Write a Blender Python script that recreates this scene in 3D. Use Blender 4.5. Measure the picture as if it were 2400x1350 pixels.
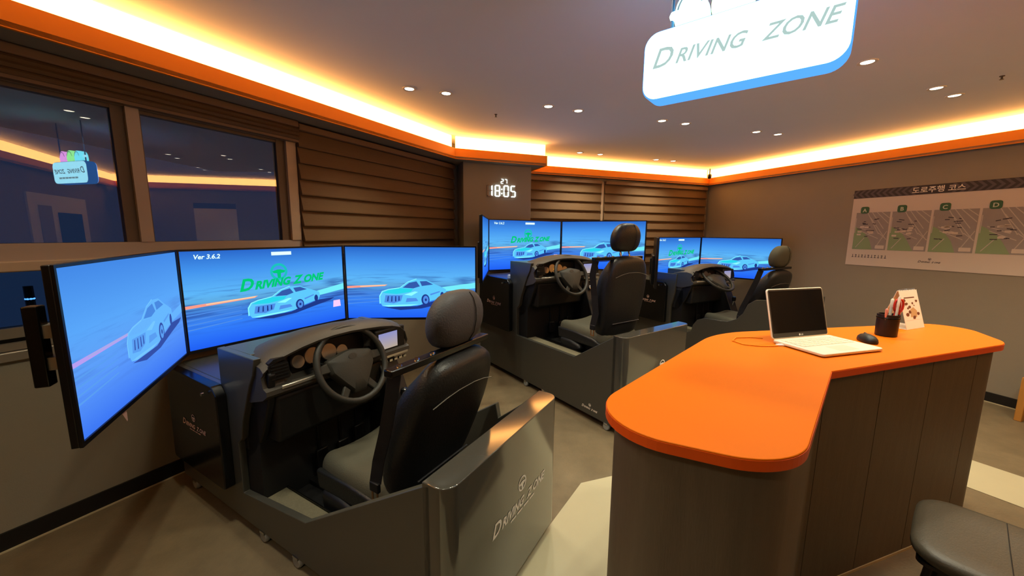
import bpy, bmesh, math, random
from math import sin, cos, radians, pi
from mathutils import Vector, Matrix

random.seed(7)
for _o in list(bpy.data.objects):
    bpy.data.objects.remove(_o, do_unlink=True)
SC = bpy.context.scene
COL = SC.collection

# ------------------------------------------------------------------ camera
FPX, PITCH, ROLL, EYE = 888.4, radians(8.288), radians(-0.5315), 1.4
_right = Vector((1, 0, 0)); _fwd = Vector((0, cos(PITCH), -sin(PITCH))); _down = Vector((0, -sin(PITCH), -cos(PITCH)))
_r2 = cos(ROLL) * _right + sin(ROLL) * _down
_d2 = -sin(ROLL) * _right + cos(ROLL) * _down
cam_data = bpy.data.cameras.new('camera'); cam = bpy.data.objects.new('camera', cam_data); COL.objects.link(cam)
cam_data.sensor_width = 36.0; cam_data.lens = 36.0 * FPX / 2400.0; cam_data.clip_start = 0.02
_m = Matrix((( _r2.x, -_d2.x, -_fwd.x, 0), (_r2.y, -_d2.y, -_fwd.y, 0), (_r2.z, -_d2.z, -_fwd.z, EYE), (0, 0, 0, 1)))
cam.matrix_world = _m
SC.camera = cam

# ------------------------------------------------------------------ world, exposure
world = bpy.data.worlds.new('night'); SC.world = world; world.use_nodes = True
world.node_tree.nodes['Background'].inputs[0].default_value = (0.011, 0.024, 0.055, 1)
world.node_tree.nodes['Background'].inputs[1].default_value = 1.0
SC.view_settings.view_transform = 'Standard'; SC.view_settings.look = 'None'
SC.view_settings.gamma = 1.0; SC.view_settings.use_curve_mapping = False
SC.view_settings.exposure = 0.2
SPOT_W = 26.0             # each recessed ceiling spot
LED = (11.0, 4.7, 1.08)   # cove LED radiance

# ------------------------------------------------------------------ materials
def lin(c):
    out = []
    for v in c:
        v /= 255.0
        out.append(v / 12.92 if v <= 0.04045 else ((v + 0.055) / 1.055) ** 2.4)
    return tuple(out)
MATS = {}
def mat(name, rgb=None, rough=0.6, metal=0.0, spec=0.5, bump=0.0, scale=40.0, var=0.0, vscale=6.0, stretch=None,
        emit=None, strength=1.0, coat=0.0, trans=0.0, ior=1.45, linear=None):
    if name in MATS: return MATS[name]
    m = bpy.data.materials.new(name); m.use_nodes = True; MATS[name] = m
    nt = m.node_tree; b = nt.nodes['Principled BSDF']
    c = linear if linear else (lin(rgb) if rgb else (0, 0, 0))
    b.inputs['Base Color'].default_value = (*c, 1)
    b.inputs['Roughness'].default_value = rough; b.inputs['Metallic'].default_value = metal
    b.inputs['Specular IOR Level'].default_value = spec
    b.inputs['Coat Weight'].default_value = coat; b.inputs['Coat Roughness'].default_value = 0.08
    b.inputs['Transmission Weight'].default_value = trans; b.inputs['IOR'].default_value = ior
    if emit:
        b.inputs['Emission Color'].default_value = (*emit, 1); b.inputs['Emission Strength'].default_value = strength
    if var or bump:
        tc = nt.nodes.new('ShaderNodeTexCoord'); mp = nt.nodes.new('ShaderNodeMapping')
        if stretch: mp.inputs['Scale'].default_value = stretch
        nt.links.new(tc.outputs['Object'], mp.inputs[0])
    if var:
        n = nt.nodes.new('ShaderNodeTexNoise'); n.inputs['Scale'].default_value = vscale
        n.inputs['Detail'].default_value = 6; n.inputs['Roughness'].default_value = 0.65
        nt.links.new(mp.outputs[0], n.inputs['Vector'])
        mx = nt.nodes.new('ShaderNodeMix'); mx.data_type = 'RGBA'
        mx.inputs['A'].default_value = (*[v * (1 - var) for v in c], 1); mx.inputs['B'].default_value = (*[min(1, v * (1 + var)) for v in c], 1)
        nt.links.new(n.outputs['Fac'], mx.inputs['Factor']); nt.links.new(mx.outputs['Result'], b.inputs['Base Color'])
    if bump:
        n2 = nt.nodes.new('ShaderNodeTexNoise'); n2.inputs['Scale'].default_value = scale; n2.inputs['Detail'].default_value = 4
        nt.links.new(mp.outputs[0], n2.inputs['Vector'])
        bp = nt.nodes.new('ShaderNodeBump'); bp.inputs['Strength'].default_value = bump; bp.inputs['Distance'].default_value = 0.004
        nt.links.new(n2.outputs['Fac'], bp.inputs['Height']); nt.links.new(bp.outputs[0], b.inputs['Normal'])
    return m
def glow(name, rgb, strength=1.0):
    """pure emitter (screens, lamps); rgb linear"""
    if name in MATS: return MATS[name]
    m = bpy.data.materials.new(name); m.use_nodes = True; MATS[name] = m
    nt = m.node_tree; nt.nodes.clear()
    o = nt.nodes.new('ShaderNodeOutputMaterial'); e = nt.nodes.new('ShaderNodeEmission')
    e.inputs[0].default_value = (*rgb, 1); e.inputs[1].default_value = strength
    nt.links.new(e.outputs[0], o.inputs[0])
    return m

mat('wall', (146, 136, 118), 0.85, bump=0.25, scale=220, var=0.06, vscale=3)
mat('ceiling', (226, 226, 226), 0.9, var=0.03, vscale=2)
mat('orange_paint', (255, 146, 22), 0.5, var=0.04)
mat('cove_white', (225, 215, 200), 0.8)
mat('floor', (114, 100, 76), 0.5, bump=0.3, scale=90, var=0.4, vscale=7)
mat('floor_pale', (186, 178, 148), 0.35, var=0.06, vscale=5)
mat('baseboard', (22, 19, 17), 0.45)
mat('caulk', (190, 175, 140), 0.6)
mat('sill', (168, 150, 138), 0.5, var=0.05)
mat('frame_brown', (92, 74, 58), 0.5, var=0.12, vscale=20)
mat('frame_pale', (175, 152, 128), 0.5, var=0.1, vscale=14)
mat('frame_alu', (150, 140, 126), 0.35, metal=0.4)
mat('glass', (200, 215, 235), 0.0, trans=1.0, ior=1.75)
mat('blind', (104, 78, 50), 0.75, bump=0.35, scale=160, var=0.16, vscale=30, stretch=(1, .15, 4))
mat('blind_rail', (118, 90, 66), 0.6)
mat('counter_top', (216, 107, 0), 0.5, spec=0.2)
mat('counter_edge', (232, 92, 16), 0.4)
mat('counter_wood', (94, 84, 70), 0.55, bump=0.2, scale=60, var=0.26, vscale=7, stretch=(6, 6, .5))
mat('shell', (70, 69, 62), 0.28, spec=0.5, var=0.05)
mat('shell_gloss', (66, 65, 60), 0.10, spec=0.8, coat=0.5)
mat('shell_inner', (12, 12, 12), 0.7)
mat('black_gloss', (12, 12, 12), 0.2, spec=0.5)
mat('black_plastic', (22, 22, 23), 0.5, bump=0.15, scale=300)
mat('dash_top', (66, 62, 56), 0.55, bump=0.25, scale=260)
mat('dash_dark', (11, 11, 11), 0.55)
mat('silver', (196, 192, 178), 0.3, metal=0.7)
mat('chrome', (210, 210, 210), 0.12, metal=1.0)
mat('leather', (30, 31, 31), 0.42, bump=0.35, scale=130, spec=0.5)
mat('leather_head', (66, 66, 70), 0.6, bump=0.3, scale=160)
mat('fabric_grey', (78, 76, 62), 0.85, bump=0.3, scale=200, var=0.1, vscale=20)
mat('stitch', (110, 108, 100), 0.7)
mat('rubber_rim', (44, 43, 39), 0.5, bump=0.2, scale=200)
mat('hub_pad', (50, 48, 42), 0.55, bump=0.2, scale=240)
mat('carpet', (112, 106, 84), 0.95, bump=0.8, scale=180, var=0.3, vscale=120)
mat('mat_black', (12, 12, 13), 0.8)
mat('gauge', (40, 31, 27), 0.4, emit=(0.5, 0.28, 0.18), strength=0.025)
mat('gauge_ring', (150, 140, 125), 0.3, metal=0.6)
mat('needle', (255, 180, 20), 0.5, emit=(1.0, 0.55, 0.03), strength=0.6)
mat('webbing', (26, 26, 29), 0.75, bump=0.3, scale=300)
mat('buckle_metal', (235, 175, 120), 0.25, metal=0.9)
mat('caster_grey', (150, 150, 145), 0.4)
mat('print_grey', (246, 238, 226), 0.6)
mat('print_rose', (206, 170, 158), 0.6)
mat('bezel', (14, 14, 15), 0.35)
mat('laptop_body', (226, 220, 196), 0.35)
mat('laptop_keys', (196, 192, 172), 0.5)
mat('laptop_screen', (16, 15, 14), 0.06, spec=0.6)
mat('laptop_bezel', (52, 47, 40), 0.45)
mat('white_print', (225, 222, 214), 0.5)
mat('paper', (236, 226, 206), 0.7)
mat('poster_white', (206, 192, 176), 0.6)
mat('poster_dark', (58, 50, 48), 0.6)
mat('poster_chevron', (88, 80, 80), 0.6)
mat('map_grey', (152, 143, 136), 0.6, var=0.12, vscale=8)
mat('map_green', (136, 158, 116), 0.6)
mat('map_road', (190, 178, 166), 0.6)
mat('map_ink', (66, 60, 66), 0.6)
mat('badge_green', (58, 98, 62), 0.6)
mat('badge_text', (198, 204, 178), 0.6)
mat('red_plastic', (190, 38, 20), 0.4)
mat('cup_black', (26, 17, 15), 0.4)
mat('pen_white', (215, 205, 190), 0.4)
mat('pen_pink', (205, 130, 110), 0.4)
mat('calendar_ink', (110, 62, 34), 0.6)
mat('calendar_tan', (196, 160, 110), 0.6)
mat('cable_yellow', (232, 150, 20), 0.5)
mat('stool_seat', (74, 68, 56), 0.42, bump=0.2, scale=200)
mat('stool_metal', (20, 19, 19), 0.4)
mat('oak', (186, 128, 56), 0.5, var=0.15, vscale=10, stretch=(4, 4, .6))
mat('tag_pink', (214, 172, 150), 0.7)
mat('sprinkler', (70, 62, 56), 0.4)
glow('led', LED); glow('spot_lens', (9.0, 7.6, 5.4)); glow('clock_lit', (1.6, 1.75, 1.7)); mat('clock_dim', (150, 132, 116), 0.6)
glow('sign_face', (2.3, 5.0, 5.6)); glow('sign_side', (0.10, 0.40, 1.2)); glow('sign_halo_fill', (1.3, 3.6, 9.0)); glow('sign_text', (0.40, 0.55, 0.52)); glow('sign_small', (.95, 1.5, 1.5)); mat('sign_pole', (70, 80, 110), 0.4)
glow('sign_cyan', (1.2, 5.0, 5.6)); glow('sign_green', (2.0, 5.6, 1.6)); glow('sign_pink', (5.2, 2.0, 4.6)); glow('sign_line', (0.22, 0.28, 0.32))
glow('street', (0.25, 0.9, 2.6))

# ------------------------------------------------------------------ mesh helpers
class MB:
    def __init__(s): s.v = []; s.f = []; s.mi = []; s.cur = 0
    def add(s, vs, fs):
        k = len(s.v); s.v += [tuple(p) for p in vs]
        for f in fs: s.f.append([i + k for i in f]); s.mi.append(s.cur)
        return s
    def box(s, x0, x1, y0, y1, z0, z1, M=None):
        vs = [(x, y, z) for z in (z0, z1) for y in (y0, y1) for x in (x0, x1)]
        if M is not None: vs = [tuple(M @ Vector(p)) for p in vs]
        return s.add(vs, [(0, 2, 3, 1), (4, 5, 7, 6), (0, 1, 5, 4), (2, 6, 7, 3), (0, 4, 6, 2), (1, 3, 7, 5)])
    def extr(s, poly, a, b, axis='z', M=None):
        """polygon (2D) extruded from a to b along axis. axis z: (x,y); y: (x,z); x: (y,z)"""
        def P(p, h):
            q = {'z': (p[0], p[1], h), 'y': (p[0], h, p[1]), 'x': (h, p[0], p[1])}[axis]
            return tuple(M @ Vector(q)) if M is not None else q
        n = len(poly)
        vs = [P(p, a) for p in poly] + [P(p, b) for p in poly]
        fs = [tuple(range(n))[::-1], tuple(range(n, 2 * n))] + [(i, (i + 1) % n, n + (i + 1) % n, n + i) for i in range(n)]
        return s.add(vs, fs)
    def flat(s, poly, h, axis='x'):
        P = {'z': lambda p: (p[0], p[1], h), 'y': lambda p: (p[0], h, p[1]), 'x': lambda p: (h, p[0], p[1])}[axis]
        return s.add([P(p) for p in poly], [tuple(range(len(poly)))])
    def loft(s, rings, closed=True, caps=True):
        n = len(rings[0]); vs = [p for r in rings for p in r]; fs = []
        for i in range(len(rings) - 1):
            for j in range(n if closed else n - 1):
                a = i * n + j; b = i * n + (j + 1) % n
                fs.append((a, b, b + n, a + n))
        if caps and closed:
            fs.append(tuple(range(n))[::-1]); fs.append(tuple(range((len(rings) - 1) * n, len(rings) * n)))
        return s.add(vs, fs)
    def tube(s, pts, r, n=8, closed=False):
        pts = [Vector(p) for p in pts]; rings = []; N = len(pts); up = None
        for i, p in enumerate(pts):
            if closed: t = pts[(i + 1) % N] - pts[i - 1]
            else: t = pts[min(i + 1, N - 1)] - pts[max(i - 1, 0)]
            t.normalize()
            if up is None:
                up = Vector((0, 0, 1)) if abs(t.z) < .9 else Vector((1, 0, 0))
            side = t.cross(up).normalized(); up = side.cross(t).normalized()
            rr = r[i] if isinstance(r, (list, tuple)) else r
            rings.append([p + rr * (cos(2 * pi * k / n) * side + sin(2 * pi * k / n) * up) for k in range(n)])
        if closed:
            k0 = len(s.v); s.v += [tuple(p) for rg in rings for p in rg]
            for i in range(N):
                for j in range(n):
                    a = k0 + i * n + j; b = k0 + i * n + (j + 1) % n; c = k0 + ((i + 1) % N) * n
                    s.f.append([a, b, c + (j + 1) % n, c + j]); s.mi.append(s.cur)
            return s
        return s.loft(rings)
    def lathe(s, prof, n=20, M=None):
        """profile of (radius, z) turned about z"""
        rings = []
        for r, z in prof:
            ring = [Vector((r * cos(2 * pi * k / n), r * sin(2 * pi * k / n), z)) for k in range(n)]
            rings.append([M @ p for p in ring] if M is not None else ring)
        return s.loft(rings)
    def xf(s, M):
        s.v = [tuple(M @ Vector(p)) for p in s.v]; return s
    def build(s, name, mats, parent=None, bevel=0, seg=2, smooth=0, subd=0):
        me = bpy.data.meshes.new(name); me.from_pydata(s.v, [], s.f)
        if isinstance(mats, str): mats = [mats]
        for m in mats: me.materials.append(MATS[m])
        if len(mats) > 1: me.polygons.foreach_set('material_index', s.mi)
        bm = bmesh.new(); bm.from_mesh(me); bmesh.ops.recalc_face_normals(bm, faces=bm.faces); bm.to_mesh(me); bm.free()
        if smooth:
            me.polygons.foreach_set('use_smooth', [True] * len(me.polygons)); me.set_sharp_from_angle(angle=radians(smooth))
        me.update()
        o = bpy.data.objects.new(name, me); COL.objects.link(o)
        if parent is not None: o.parent = parent
        if bevel:
            b = o.modifiers.new('bevel', 'BEVEL'); b.width = bevel; b.segments = seg; b.limit_method = 'ANGLE'; b.angle_limit = radians(40)
            if not smooth:
                me.polygons.foreach_set('use_smooth', [True] * len(me.polygons)); me.set_sharp_from_angle(angle=radians(50))
        if subd:
            d = o.modifiers.new('sub', 'SUBSURF'); d.levels = subd; d.render_levels = subd
        return o

def tag(o, label, cat, group=None):
    o['label'] = label; o['category'] = cat
    if group: o['group'] = group
    return o
def struct(o): o['kind'] = 'structure'; return o
def empty(name, loc, az=0.0):
    o = bpy.data.objects.new(name, None); COL.objects.link(o); o.empty_display_size = 0.1
    o.location = loc; o.rotation_euler = (0, 0, -radians(az)); return o
def thing(name, label, cat, loc=(0, 0, 0), az=0.0, group=None):
    return tag(empty(name, loc, az), label, cat, group)
def put(o, fr):
    o.location = (fr[0], fr[1], fr[3] if len(fr) > 3 else 0); o.rotation_euler = (0, 0, -radians(fr[2])); return o
def rounded(pts, seg=8):
    """polygon with corner radii: list of (x, y, r)"""
    out = []; n = len(pts)
    for i in range(n):
        p = Vector(pts[i][:2]); a = Vector(pts[i - 1][:2]); b = Vector(pts[(i + 1) % n][:2]); r = pts[i][2]
        if r <= 0: out.append(tuple(p)); continue
        u = (a - p).normalized(); v = (b - p).normalized(); ang = u.angle(v)
        d = min(r / math.tan(ang / 2), .499 * (a - p).length, .499 * (b - p).length); r = d * math.tan(ang / 2)
        c = p + (u + v).normalized() * (r / sin(ang / 2))
        s0 = p + u * d - c; s1 = p + v * d - c
        a0 = math.atan2(s0.y, s0.x); da = (math.atan2(s1.y, s1.x) - a0 + pi) % (2 * pi) - pi
        for k in range(seg + 1):
            t = a0 + da * k / seg; out.append((c.x + r * cos(t), c.y + r * sin(t)))
    return out
def rrect(x0, x1, y0, y1, r, seg=5):
    return rounded([(x0, y0, r), (x1, y0, r), (x1, y1, r), (x0, y1, r)], seg)
def ell(cx, cy, rx, ry, n=20, a0=0, a1=2 * pi):
    return [(cx + rx * cos(a0 + (a1 - a0) * k / n), cy + ry * sin(a0 + (a1 - a0) * k / n)) for k in range(n + (0 if abs(a1 - a0 - 2 * pi) < 1e-6 else 1))]
def superring(cx, cy, z, a, b, e=2.6, n=20, M=None):
    out = []
    for k in range(n):
        t = 2 * pi * k / n; c, s_ = cos(t), sin(t)
        p = Vector((cx + a * math.copysign(abs(c) ** (2 / e), c), cy + b * math.copysign(abs(s_) ** (2 / e), s_), z))
        out.append(M @ p if M is not None else p)
    return out
# text -> flat mesh data (verts in x right, y up), cached
_TXT = {}
def text_geo(body, size=1.0, shear=0.0, bold=0.0, align='LEFT', spacing=1.0):
    key = (body, round(size, 5), shear, bold, align, spacing)
    if key in _TXT: return _TXT[key]
    cu = bpy.data.curves.new('txt', 'FONT'); cu.body = body; cu.size = size; cu.shear = shear; cu.offset = bold; cu.align_x = align
    cu.space_character = spacing; cu.resolution_u = 3
    ob = bpy.data.objects.new('txt', cu); COL.objects.link(ob)
    dg = bpy.context.evaluated_depsgraph_get(); dg.update()
    me = bpy.data.meshes.new_from_object(ob.evaluated_get(dg))
    r = ([(v.co.x, v.co.y) for v in me.vertices], [tuple(p.vertices) for p in me.polygons])
    bpy.data.objects.remove(ob, do_unlink=True); bpy.data.curves.remove(cu); bpy.data.meshes.remove(me)
    _TXT[key] = r; return r
def add_text(mb, body, ox, oy, size, h, axis='x', shear=0.0, bold=0.0, align='LEFT', spacing=1.0, slope=0.0):
    vs, fs = text_geo(body, size, shear, bold, align, spacing)
    P = {'x': lambda x, y: (h, x, y), 'y': lambda x, y: (x, h, y), 'z': lambda x, y: (x, y, h)}[axis]
    mb.add([P(ox + x, oy + y + slope * x) for x, y in vs], fs)
def text_w(body, size, shear=0.0, spacing=1.0):
    vs, _ = text_geo(body, size, shear, 0.0, 'LEFT', spacing)
    return max(v[0] for v in vs) if vs else 0
def add_logo(mb, cx, cz, w, h, axis='x', slope=0.0, sub=True):
    """steering-wheel mark above small-cap lettering; lettering baseline at cz, width w"""
    sh = 0.35
    k = w / (sum(text_w(b, s, sh) + .06 for b, s in (('D', 1.45), ('RIVING', 1.0), ('Z', 1.0), ('ONE', 1.0))) + .45)
    x = cx - w / 2
    for body, sz in (('D', 1.45), ('RIVING', 1.0), (' ', .6), ('Z', 1.0), ('ONE', 1.0)):
        s_ = sz * k
        if body != ' ':
            add_text(mb, body, x, cz + slope * (x - cx), s_, h, axis, sh, .035 * k, 'LEFT', 1.0, slope)
            x += text_w(body, s_, sh) + .06 * k
        else: x += .45 * k
    r = 0.62 * k; ox, oz = cx + .1 * k, cz + 1.85 * k
    n = 24; ring = ell(ox, oz, r, r, n); inn = ell(ox, oz, r * .78, r * .78, n)
    P = {'x': lambda p: (h, p[0], p[1]), 'y': lambda p: (p[0], h, p[1]), 'z': lambda p: (p[0], p[1], h)}[axis]
    mb.add([P(p) for p in ring + inn], [(i, (i + 1) % n, n + (i + 1) % n, n + i) for i in range(n)])
    mb.flat([(ox - r * .8, oz + r * .12), (ox - r * .2, oz + r * .28), (ox + r * .2, oz + r * .28), (ox + r * .8, oz + r * .12), (ox + r * .7, oz - r * .12), (ox + r * .25, oz - r * .2),
             (ox + r * .16, oz - r * .82), (ox - r * .16, oz - r * .82), (ox - r * .25, oz - r * .2), (ox - r * .7, oz - r * .12)], h, axis)
    if sub:
        for j in range(4):
            a = cx - w * .2 + j * w * .12
            mb.flat([(a, cz - .42 * k), (a + w * .1, cz - .42 * k + slope * w * .1), (a + w * .1, cz - .26 * k + slope * w * .1), (a, cz - .26 * k)], h, axis)

# ------------------------------------------------------------------ room frames: (x, y, azimuth); local x into the room, local y along the wall
FL = (-1.913, 2.038, 27.9)     # window wall
FB = (3.017, 6.023, 69.7)      # wall with the clock pillar
FR = (3.017, 6.023, 159.7)     # wall with the poster
FE = (5.09, 0.423, 265.0)      # wall beside the photographer
ZB, ZF, ZC = 2.145, 2.245, 2.375   # soffit underside, fascia top, ceiling
def wpt(fr, x, y, z=0.0):
    a = radians(fr[2])
    return Vector((fr[0] + x * cos(a) + y * sin(a), fr[1] - x * sin(a) + y * cos(a), z))
def crossing(f1, x1, f2, x2):
    """local y on wall f1 (offset x1) where it meets wall f2 (offset x2)"""
    p = wpt(f1, x1, 0); q = wpt(f2, x2, 0); u = wpt(f1, x1, 1) - p; v = wpt(f2, x2, 1) - q
    d = q - p; den = u.x * v.y - u.y * v.x
    return (d.x * v.y - d.y * v.x) / den

# floor with pale inlaid path
mb = MB().box(-5, 5.6, -2.4, 6.6, -0.05, 0)
struct(mb.build('floor', 'floor'))
inlay = [(-.75, .22), (.401, 1.964), (.527, 2.007), (2.618, 2.727), (3.9, .59), (3.54, .38), (2.44, 2.2), (.75, 1.62), (.33, 1.05), (-.18, .22)]
struct(MB().extr(inlay, 0.0, 0.003).build('floor_inlay', 'floor_pale'))
struct(MB().box(-5, 5.6, -2.4, 6.6, ZC, ZC + .06).build('ceiling', 'ceiling'))

# window wall
YC = crossing(FL, 0, FB, 0)
mb = MB()
mb.box(-.14, 0, -4.6, YC + .15, 0, .83); mb.box(-.14, 0, -4.6, YC + .15, 2.03, ZC)
mb.box(-.14, 0, .815, YC + .15, .83, 2.03); mb.box(-.14, 0, -4.6, -1.75, .83, 2.03)
wl = struct(put(mb.build('wall_left', 'wall'), FL))
struct(put(MB().box(-.14, 0, -4.0, .14, 0, ZC).build('wall_back', 'wall'), FB))
struct(put(MB().box(-.14, 0, -.14, 6.1, 0, ZC).build('wall_right', 'wall'), FR))
LE = 3.75
struct(put(MB().box(-.14, 0, -.14, LE, 0, ZC).build('wall_rear', 'wall'), FE))
e1 = wpt(FE, 0, LE)
struct(MB().box(e1.x, e1.x + .14, -2.2, e1.y + .06, 0, ZC).build('wall_entry', 'wall'))
struct(MB().box(-4.6, e1.x + .14, -2.34, -2.2, 0, ZC).build('wall_entry_end', 'wall'))
# pillar
pil = struct(put(MB().box(0, .5, -3.97, -3.18, 0, ZC).build('pillar', 'wall', bevel=.006), FB))

# baseboards with pale caulk line
def baseboard(name, fr, y0, y1):
    o = struct(put(MB().box(0, .012, y0, y1, 0.006, .085).build(name, 'baseboard'), fr))
    MB().box(0, .018, y0, y1, 0.0, .007).build('caulk_line', 'caulk', o)
    return o
baseboard('baseboard_left', FL, -4.5, YC - .1)
baseboard('baseboard_right', FR, .02, 5.9)
baseboard('baseboard_back', FB, -3.15, -.02)

# ------------------------------------------------------------------ soffit, orange fascia and LED cove, per wall
def cove(n, fr, off, y0, y1, lab):
    s_ = struct(put(MB().box(0, off, y0, y1, ZB, ZB + .02).build('trim_%d' % n, 'wall'), fr))
    MB().box(off - .016, off, y0, y1, ZB - .004, ZF).build('fascia', 'orange_paint', s_)
    MB().box(off - .022, off - .014, y0, y1, ZF - .03, ZF - .002).build('fascia_back', 'cove_white', s_)
    if n == 1: MB().box(0, off, y1, YC + .1, ZB + .001, ZB + .02).build('soffit_end', 'wall', s_)
    if lab:
        a = max(y0, -4.5)
        l = put(MB().box(off - .05, off - .038, a + .01, y1 - .01, ZB + .025, ZC - .006).build('led_strip', 'led'), fr)
        tag(l, lab, 'led strip')
OL, OB, OC = .25, .08, .64
yl = crossing(FL, OL, FB, OC); yc = crossing(FB, OC, FL, OL)
cove(1, FL, OL, -4.6, yl, 'glowing warm LED strip in the cove above the night windows')
cove(2, FB, OC, yc, -3.05, 'short glowing LED strip in the cove over the clock pillar')
cove(3, FB, OB, -3.05, -OB, 'glowing LED strip in the cove above the two blinds beside the clock pillar')
cove(4, FR, OB, 0, 5.9, 'glowing LED strip in the cove above the course map poster')
cove(5, FE, .12, .08, LE, 'glowing LED strip in the cove over the notice board')
# return of the pillar soffit
rt = struct(put(MB().box(OB, OC, -3.066, -3.05, ZB - .004, ZF).build('trim_6', 'orange_paint'), FB))

# ------------------------------------------------------------------ windows of the left wall
w1 = struct(empty('window_1', wpt(FL, 0, 0), FL[2]))
def part(name, m, parent, *boxes, bevel=0):
    mb = MB()
    for b in boxes: mb.box(*b)
    return mb.build(name, m, parent, bevel=bevel)
part('head_frame', 'frame_pale', w1, (-.10, .012, -1.75, .835, 2.005, 2.03))
part('sill', 'sill', w1, (-.10, .012, -1.75, .835, 1.262, 1.335))
part('sill_nose', 'frame_pale', w1, (-.06, .035, -1.75, .84, 1.215, 1.262), bevel=.006)
part('mullion', 'sill', w1, (-.10, .016, -.056, -.004, 1.335, 2.005))
part('jamb', 'frame_pale', w1, (-.10, .018, .748, .815, 1.335, 2.005))
part('sash_stile', 'frame_brown', w1, (-.05, -.004, -.105, -.056, 1.335, 2.005))
part('sash_stile', 'frame_brown', w1, (-.05, -.004, .692, .748, 1.335, 2.005))
part('sash_stile', 'frame_brown', w1, (-.05, -.004, -.004, .006, 1.335, 2.005))
part('sash_rail', 'frame_brown', w1, (-.05, -.006, -1.75, .80, 1.985, 2.005))
part('pane', 'glass', w1, (-.024, -.018, -1.75, -.104, 1.336, 1.986))
part('pane', 'glass', w1, (-.024, -.018, .005, .693, 1.336, 1.986))
w2 = struct(empty('window_2', wpt(FL, 0, 0), FL[2]))
part('pane', 'glass', w2, (-.034, -.028, -1.75, .835, .969, 1.214))
part('sash_rail', 'frame_alu', w2, (-.085, -.02, -1.75, .835, .925, .97))
part('lower_rail', 'frame_alu', w2, (-.085, -.005, -1.75, .835, .875, .905))
part('track', 'baseboard', w2, (-.085, -.04, -1.75, .835, .90, .928))
part('sill', 'frame_alu', w2, (-.10, .012, -1.75, .835, .83, .872), bevel=.004)

# street lamp outside, seen through the low window
lamp = thing('street_lamp', 'small blue-white street lamp glowing in the dark outside the low window', 'street lamp', (-7.2, 5.57, 0))
MB().tube([(0, 0, -6), (0, 0, .55)], .05).build('pole', 'stool_metal', lamp)
MB().lathe([(.01, .33), (.04, .335), (.055, .36), (.04, .385), (.01, .39)], 12).build('lamp_head', 'street', lamp)

# ------------------------------------------------------------------ blinds
def blind(label, fr, x, y0, y1, ztop, nslat, pitch, grp):
    b = thing('window_blind', label, 'blind', wpt(fr, x, y0), fr[2], grp)
    w = y1 - y0
    MB().box(0, .05, 0, w, ztop, ztop + .045).build('head_rail', 'blind_rail', b, bevel=.006)
    first = MB().extr([(0, 0), (.034, .0), (.036, .008), (.012, pitch), (0, pitch)], 0, w, 'y').build('slat', 'blind', b)
    first.location = (0, 0, ztop - pitch)
    for i in range(1, nslat):
        c = first.copy(); COL.objects.link(c); c.location = (0, 0, ztop - pitch * (i + 1))
    zb = ztop - pitch * nslat
    MB().box(.004, .03, 0, w, zb - .02, zb).build('bottom_rail', 'blind_rail', b)
    return b
blind('long brown fabric blind lowered between the night window and the clock pillar', FL, .012, .822, 2.62, 2.088, 8, .109, None)
blind('brown fabric blind hanging against the clock pillar', FB, .012, -3.16, -1.945, 2.065, 9, .12, None)
blind('brown fabric blind lowered in the corner next to the poster wall', FB, .012, -1.885, -.06, 2.065, 9, .12, None)
tr = struct(put(MB().box(0, .03, -1.935, -1.895, .9, 2.1).build('trim_7', 'frame_pale', bevel=.004), FB))
# raised blind folded up above the night windows
rb = thing('raised_blind', 'brown blind folded up into a stack above the night windows', 'blind', wpt(FL, .012, -1.75), FL[2])
MB().box(0, .06, 0, 2.565, 2.10, 2.144).build('head_rail', 'blind_rail', rb, bevel=.006)
for i, (d, z0, z1) in enumerate(((.05, 2.072, 2.10), (.056, 2.046, 2.073), (.052, 2.02, 2.047))):
    MB().extr([(0, z0), (d, z0), (d + .012, (z0 + z1) / 2), (d - .004, z1), (0, z1)], 0, 2.565, 'y').build('fold', 'blind', rb)
MB().box(0, .045, 0, 2.565, 2.004, 2.021).build('bottom_rail', 'blind_rail', rb)

# ------------------------------------------------------------------ recessed ceiling spots in pairs
SPOTS = [(-.72, 2.78), (-.48, 2.86), (.27, 3.12), (.52, 3.22), (1.29, 3.47), (1.53, 3.55), (2.32, 3.80), (2.58, 3.88),
         (2.00, 2.31), (1.74, 2.25), (2.80, 2.68), (3.07, 2.81), (.81, 4.81), (1.08, 4.90), (1.89, 5.21), (2.15, 5.29),
         (.14, 1.30), (.35, 1.34), (1.10, 1.47), (1.33, 1.52), (2.09, 1.655), (2.37, 1.71), (3.19, 1.86), (3.45, 1.92),
         (-1.15, 1.15), (-.9, 1.2), (-.5, -.4), (-.25, -.35)]
lens_me = None
for i, (x, y) in enumerate(SPOTS):
    t = thing('ceiling_spot', 'small round recessed spotlight set in the ceiling', 'ceiling light', (x, y, ZC), 0, 'recessed spots set in pairs in the ceiling')
    if lens_me is None:
        r_ = MB().lathe([(.030, -.001), (.040, -.006), (.046, -.004), (.047, 0.0), (.030, .0)], 20).build('rim', 'cove_white', t, smooth=50)
        l_ = MB().lathe([(.0005, -.0015), (.031, -.0015), (.031, .0), (.0005, .0)], 16).build('lens', 'spot_lens', t)
        lens_me = (r_.data, l_.data)
    else:
        for nm, me in zip(('rim', 'lens'), lens_me):
            c = bpy.data.objects.new(nm, me); COL.objects.link(c); c.parent = t
    ld = bpy.data.lights.new('spot_beam', 'SPOT'); ld.energy = SPOT_W; ld.color = (1.0, .93, .68); ld.spot_size = radians(112); ld.spot_blend = .9; ld.shadow_soft_size = .03
    lo = bpy.data.objects.new('spot_beam', ld); COL.objects.link(lo); lo.parent = t; lo.location = (0, 0, -.02)
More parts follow.
